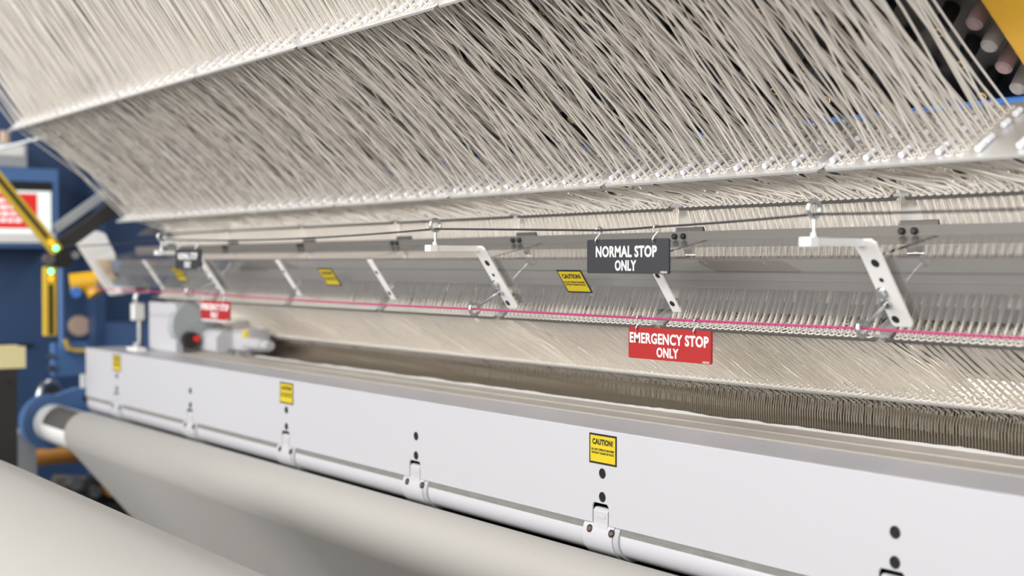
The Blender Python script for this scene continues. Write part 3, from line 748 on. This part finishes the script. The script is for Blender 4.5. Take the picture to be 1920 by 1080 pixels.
# post with cream cap, box, clutter
po = empty('guard_post', (-4.0, 1.04, 0.0), 'black post with a thick cream cap at the left edge', 'post')
MB().box((-4.06, 0.98, 0.0), (-4.0, 1.093, 1.243)).build('post', 'black_rubber', po, bevel=0.004)
MB().box((-4.09, 0.95, 1.243), (-4.0, 1.118, 1.306)).build('cap', 'cream', po, bevel=0.010)
MB().cyl((-4.0, 1.07, 1.20), (-3.996, 1.07, 1.20), 0.008, 12).build('bolt', 'black', po)
gx = empty('motor_box', (-4.2, 1.16, 0.0), 'plain grey box on a pedestal right of the black post', 'box')
MB().box((-4.34, 1.135, 0.80), (-4.2, 1.205, 1.027)).build('body', 'grey_box', gx, bevel=0.006)
MB().box((-4.33, 1.14, 0.0), (-4.21, 1.20, 0.80)).build('pedestal', 'dark_steel', gx)
tag(MB().cyl((-4.5, 1.25, 0.905), (-4.5, 1.47, 0.905), 0.028, 20).build('orange_roll', 'orange_wood'), 'orange brown roll lying low behind the clutter below the roller', 'roll')
dr = empty('drive_unit', (-4.2, 1.36, 0.0), 'dark drive unit below the bare end of the white roller', 'drive')
MB().box((-4.35, 1.30, 0.0), (-4.10, 1.62, 0.80)).build('base', 'black_rubber', dr, bevel=0.006)
MB().box((-4.25, 1.405, 0.78), (-4.12, 1.60, 1.00)).build('gearbox', 'black', dr, bevel=0.01)
MB().cyl((-4.15, 1.24, 0.87), (-4.15, 1.40, 0.85), 0.030, 16).build('motor', 'dark_steel', dr)
MB().cyl((-4.12, 1.29, 0.875), (-4.08, 1.29, 0.875), 0.020, 16).build('pulley', 'steel', dr)
MB().cyl((-4.12, 1.40, 0.845), (-4.08, 1.40, 0.845), 0.022, 16).build('coupling', 'orange_wood', dr)
MB().cyl((-4.11, 1.345, 0.845), (-4.07, 1.345, 0.845), 0.018, 16).build('pulley', 'steel', dr)
MB().box((-4.3, 1.22, 0.0), (-4.1, 1.30, 0.845)).build('plinth', 'dark_steel', dr)
tag(MB().cyl((-5.0, 1.59, 1.315), (-4.98, 1.59, 1.315), 0.038, 24).build('round_cover', 'tan'), 'round tan cover plate on the dark blue end frame', 'cover')
rl = empty('linkage_rod', (-4.0, 1.461, 1.29), 'steel linkage rod hanging in front of the blue end frame', 'rod')
MB().cyl((-4.0, 1.461, 1.285), (-4.0, 1.461, 1.40), 0.009, 12).build('rod', 'steel', rl)
MB().obox((-4.0, 1.455, 1.400), [(1, 0, 0), (0, 1, 0), (0, 0, 1)], (0.014, 0.018, 0.026)).build('clevis', 'white_strap', rl, bevel=0.003)
MB().tube([(-4.0, 1.455, 1.42), (-4.0, 1.448, 1.44), (-4.0, 1.455, 1.46)], 0.009, 10).build('link', 'steel', rl)
kn = empty('adjusting_screw', (-3.71, 1.345, 1.2995), 'small white adjusting block on the far left of the bed plate', 'screw')
MB().box((-3.76, 1.335, 1.2995), (-3.68, 1.362, 1.309)).build('block', 'white_strap', kn, bevel=0.002)
MB().cyl((-3.725, 1.349, 1.309), (-3.725, 1.349, 1.322), 0.008, 12).build('screw', 'steel', kn)

# white end casting on the bed
ec = empty('end_bracket', (-3.6, 1.42, 1.2995), 'white upright end bracket with grey disc and black knob on the bed', 'bracket')
MB().box((-3.735, 1.392, 1.3015), (-3.53, 1.412, 1.438)).build('upright', 'white_paint', ec, bevel=0.003)
MB().cyl((-3.56, 1.445, 1.378), (-3.52, 1.445, 1.378), 0.066, 36).build('disc', 'grey_box', ec, bevel=0.003)
MB().cyl((-3.53, 1.425, 1.338), (-3.495, 1.424, 1.337), 0.023, 20).build('knob', 'black', ec, bevel=0.003)
MB().cyl((-3.51, 1.436, 1.342), (-3.486, 1.435, 1.341), 0.008, 14).build('indicator_lamp', 'lens_red', ec)
cs = empty('end_casting', (-3.4, 1.50, 1.3035), 'rounded white casting beside the black knob at the needle end', 'casting')
MB().prism([(1.455, 1.3045), (1.455, 1.345), (1.47, 1.365), (1.53, 1.370), (1.57, 1.365), (1.57, 1.3045)], -3.52, -3.40).build('body', 'white_paint', cs, bevel=0.010)
MB().prism([(1.46, 1.388), (1.55, 1.400), (1.55, 1.410), (1.455, 1.396)], -3.51, -3.34).build('shelf', 'white_strap', cs, bevel=0.002)
MB().prism([(1.50, 1.31), (1.50, 1.372), (1.56, 1.372), (1.56, 1.31)], -3.40, -3.29).build('block', 'white_paint', cs, bevel=0.006)
MB().cyl((-3.30, 1.50, 1.336), (-3.20, 1.50, 1.336), 0.016, 20).cyl((-3.205, 1.50, 1.336), (-3.16, 1.50, 1.336), 0.012, 20).build('piston', 'white_tube', cs)
MB().cyl((-3.36, 1.475, 1.312), (-3.33, 1.475, 1.312), 0.008, 14).build('stud', 'steel', cs)
MB().cyl((-3.28, 1.475, 1.312), (-3.25, 1.475, 1.312), 0.009, 14).build('stud', 'steel', cs)
MB().box((-3.32, 1.495, 1.350), (-3.295, 1.499, 1.370)).build('yellow_mark', 'sticker_yellow', cs)

# ---------------------------------------------------------------- hall
fl = MB().box((-7, -5, -0.1), (3, 5, 0.0)).build('floor', 'concrete'); fl['kind'] = 'structure'; fl['label'] = 'grey concrete hall floor'
# machine legs that carry bed and cover, out of the photo's sight but holding the machine up
bf_ = empty('machine_bed', (-2.1, 1.9, 0.0), 'blue machine base carrying the bed behind the hanging fabric', 'machine base')
MB().box((-4.35, 2.05, 0.0), (-0.3, 2.5, 1.255)).build('body', 'blue_paint', bf_, bevel=0.006)
MB().box((-4.0, 1.42, 0.95), (-0.3, 1.45, 1.275)).build('shadow_plate', 'black_rubber', bf_)  # black plate standing in for shade in the gap under the tube
MB().box((-4.2, 1.75, 1.20), (-0.3, 2.05, 1.268)).build('table', 'blue_paint', bf_, bevel=0.004)
MB().box((-4.2, 1.76, 1.26), (-0.5, 2.4, 1.80)).build('head', 'black_rubber', bf_, bevel=0.004)

for o in list(S.objects):
    if '_o' in o: del o['_o']
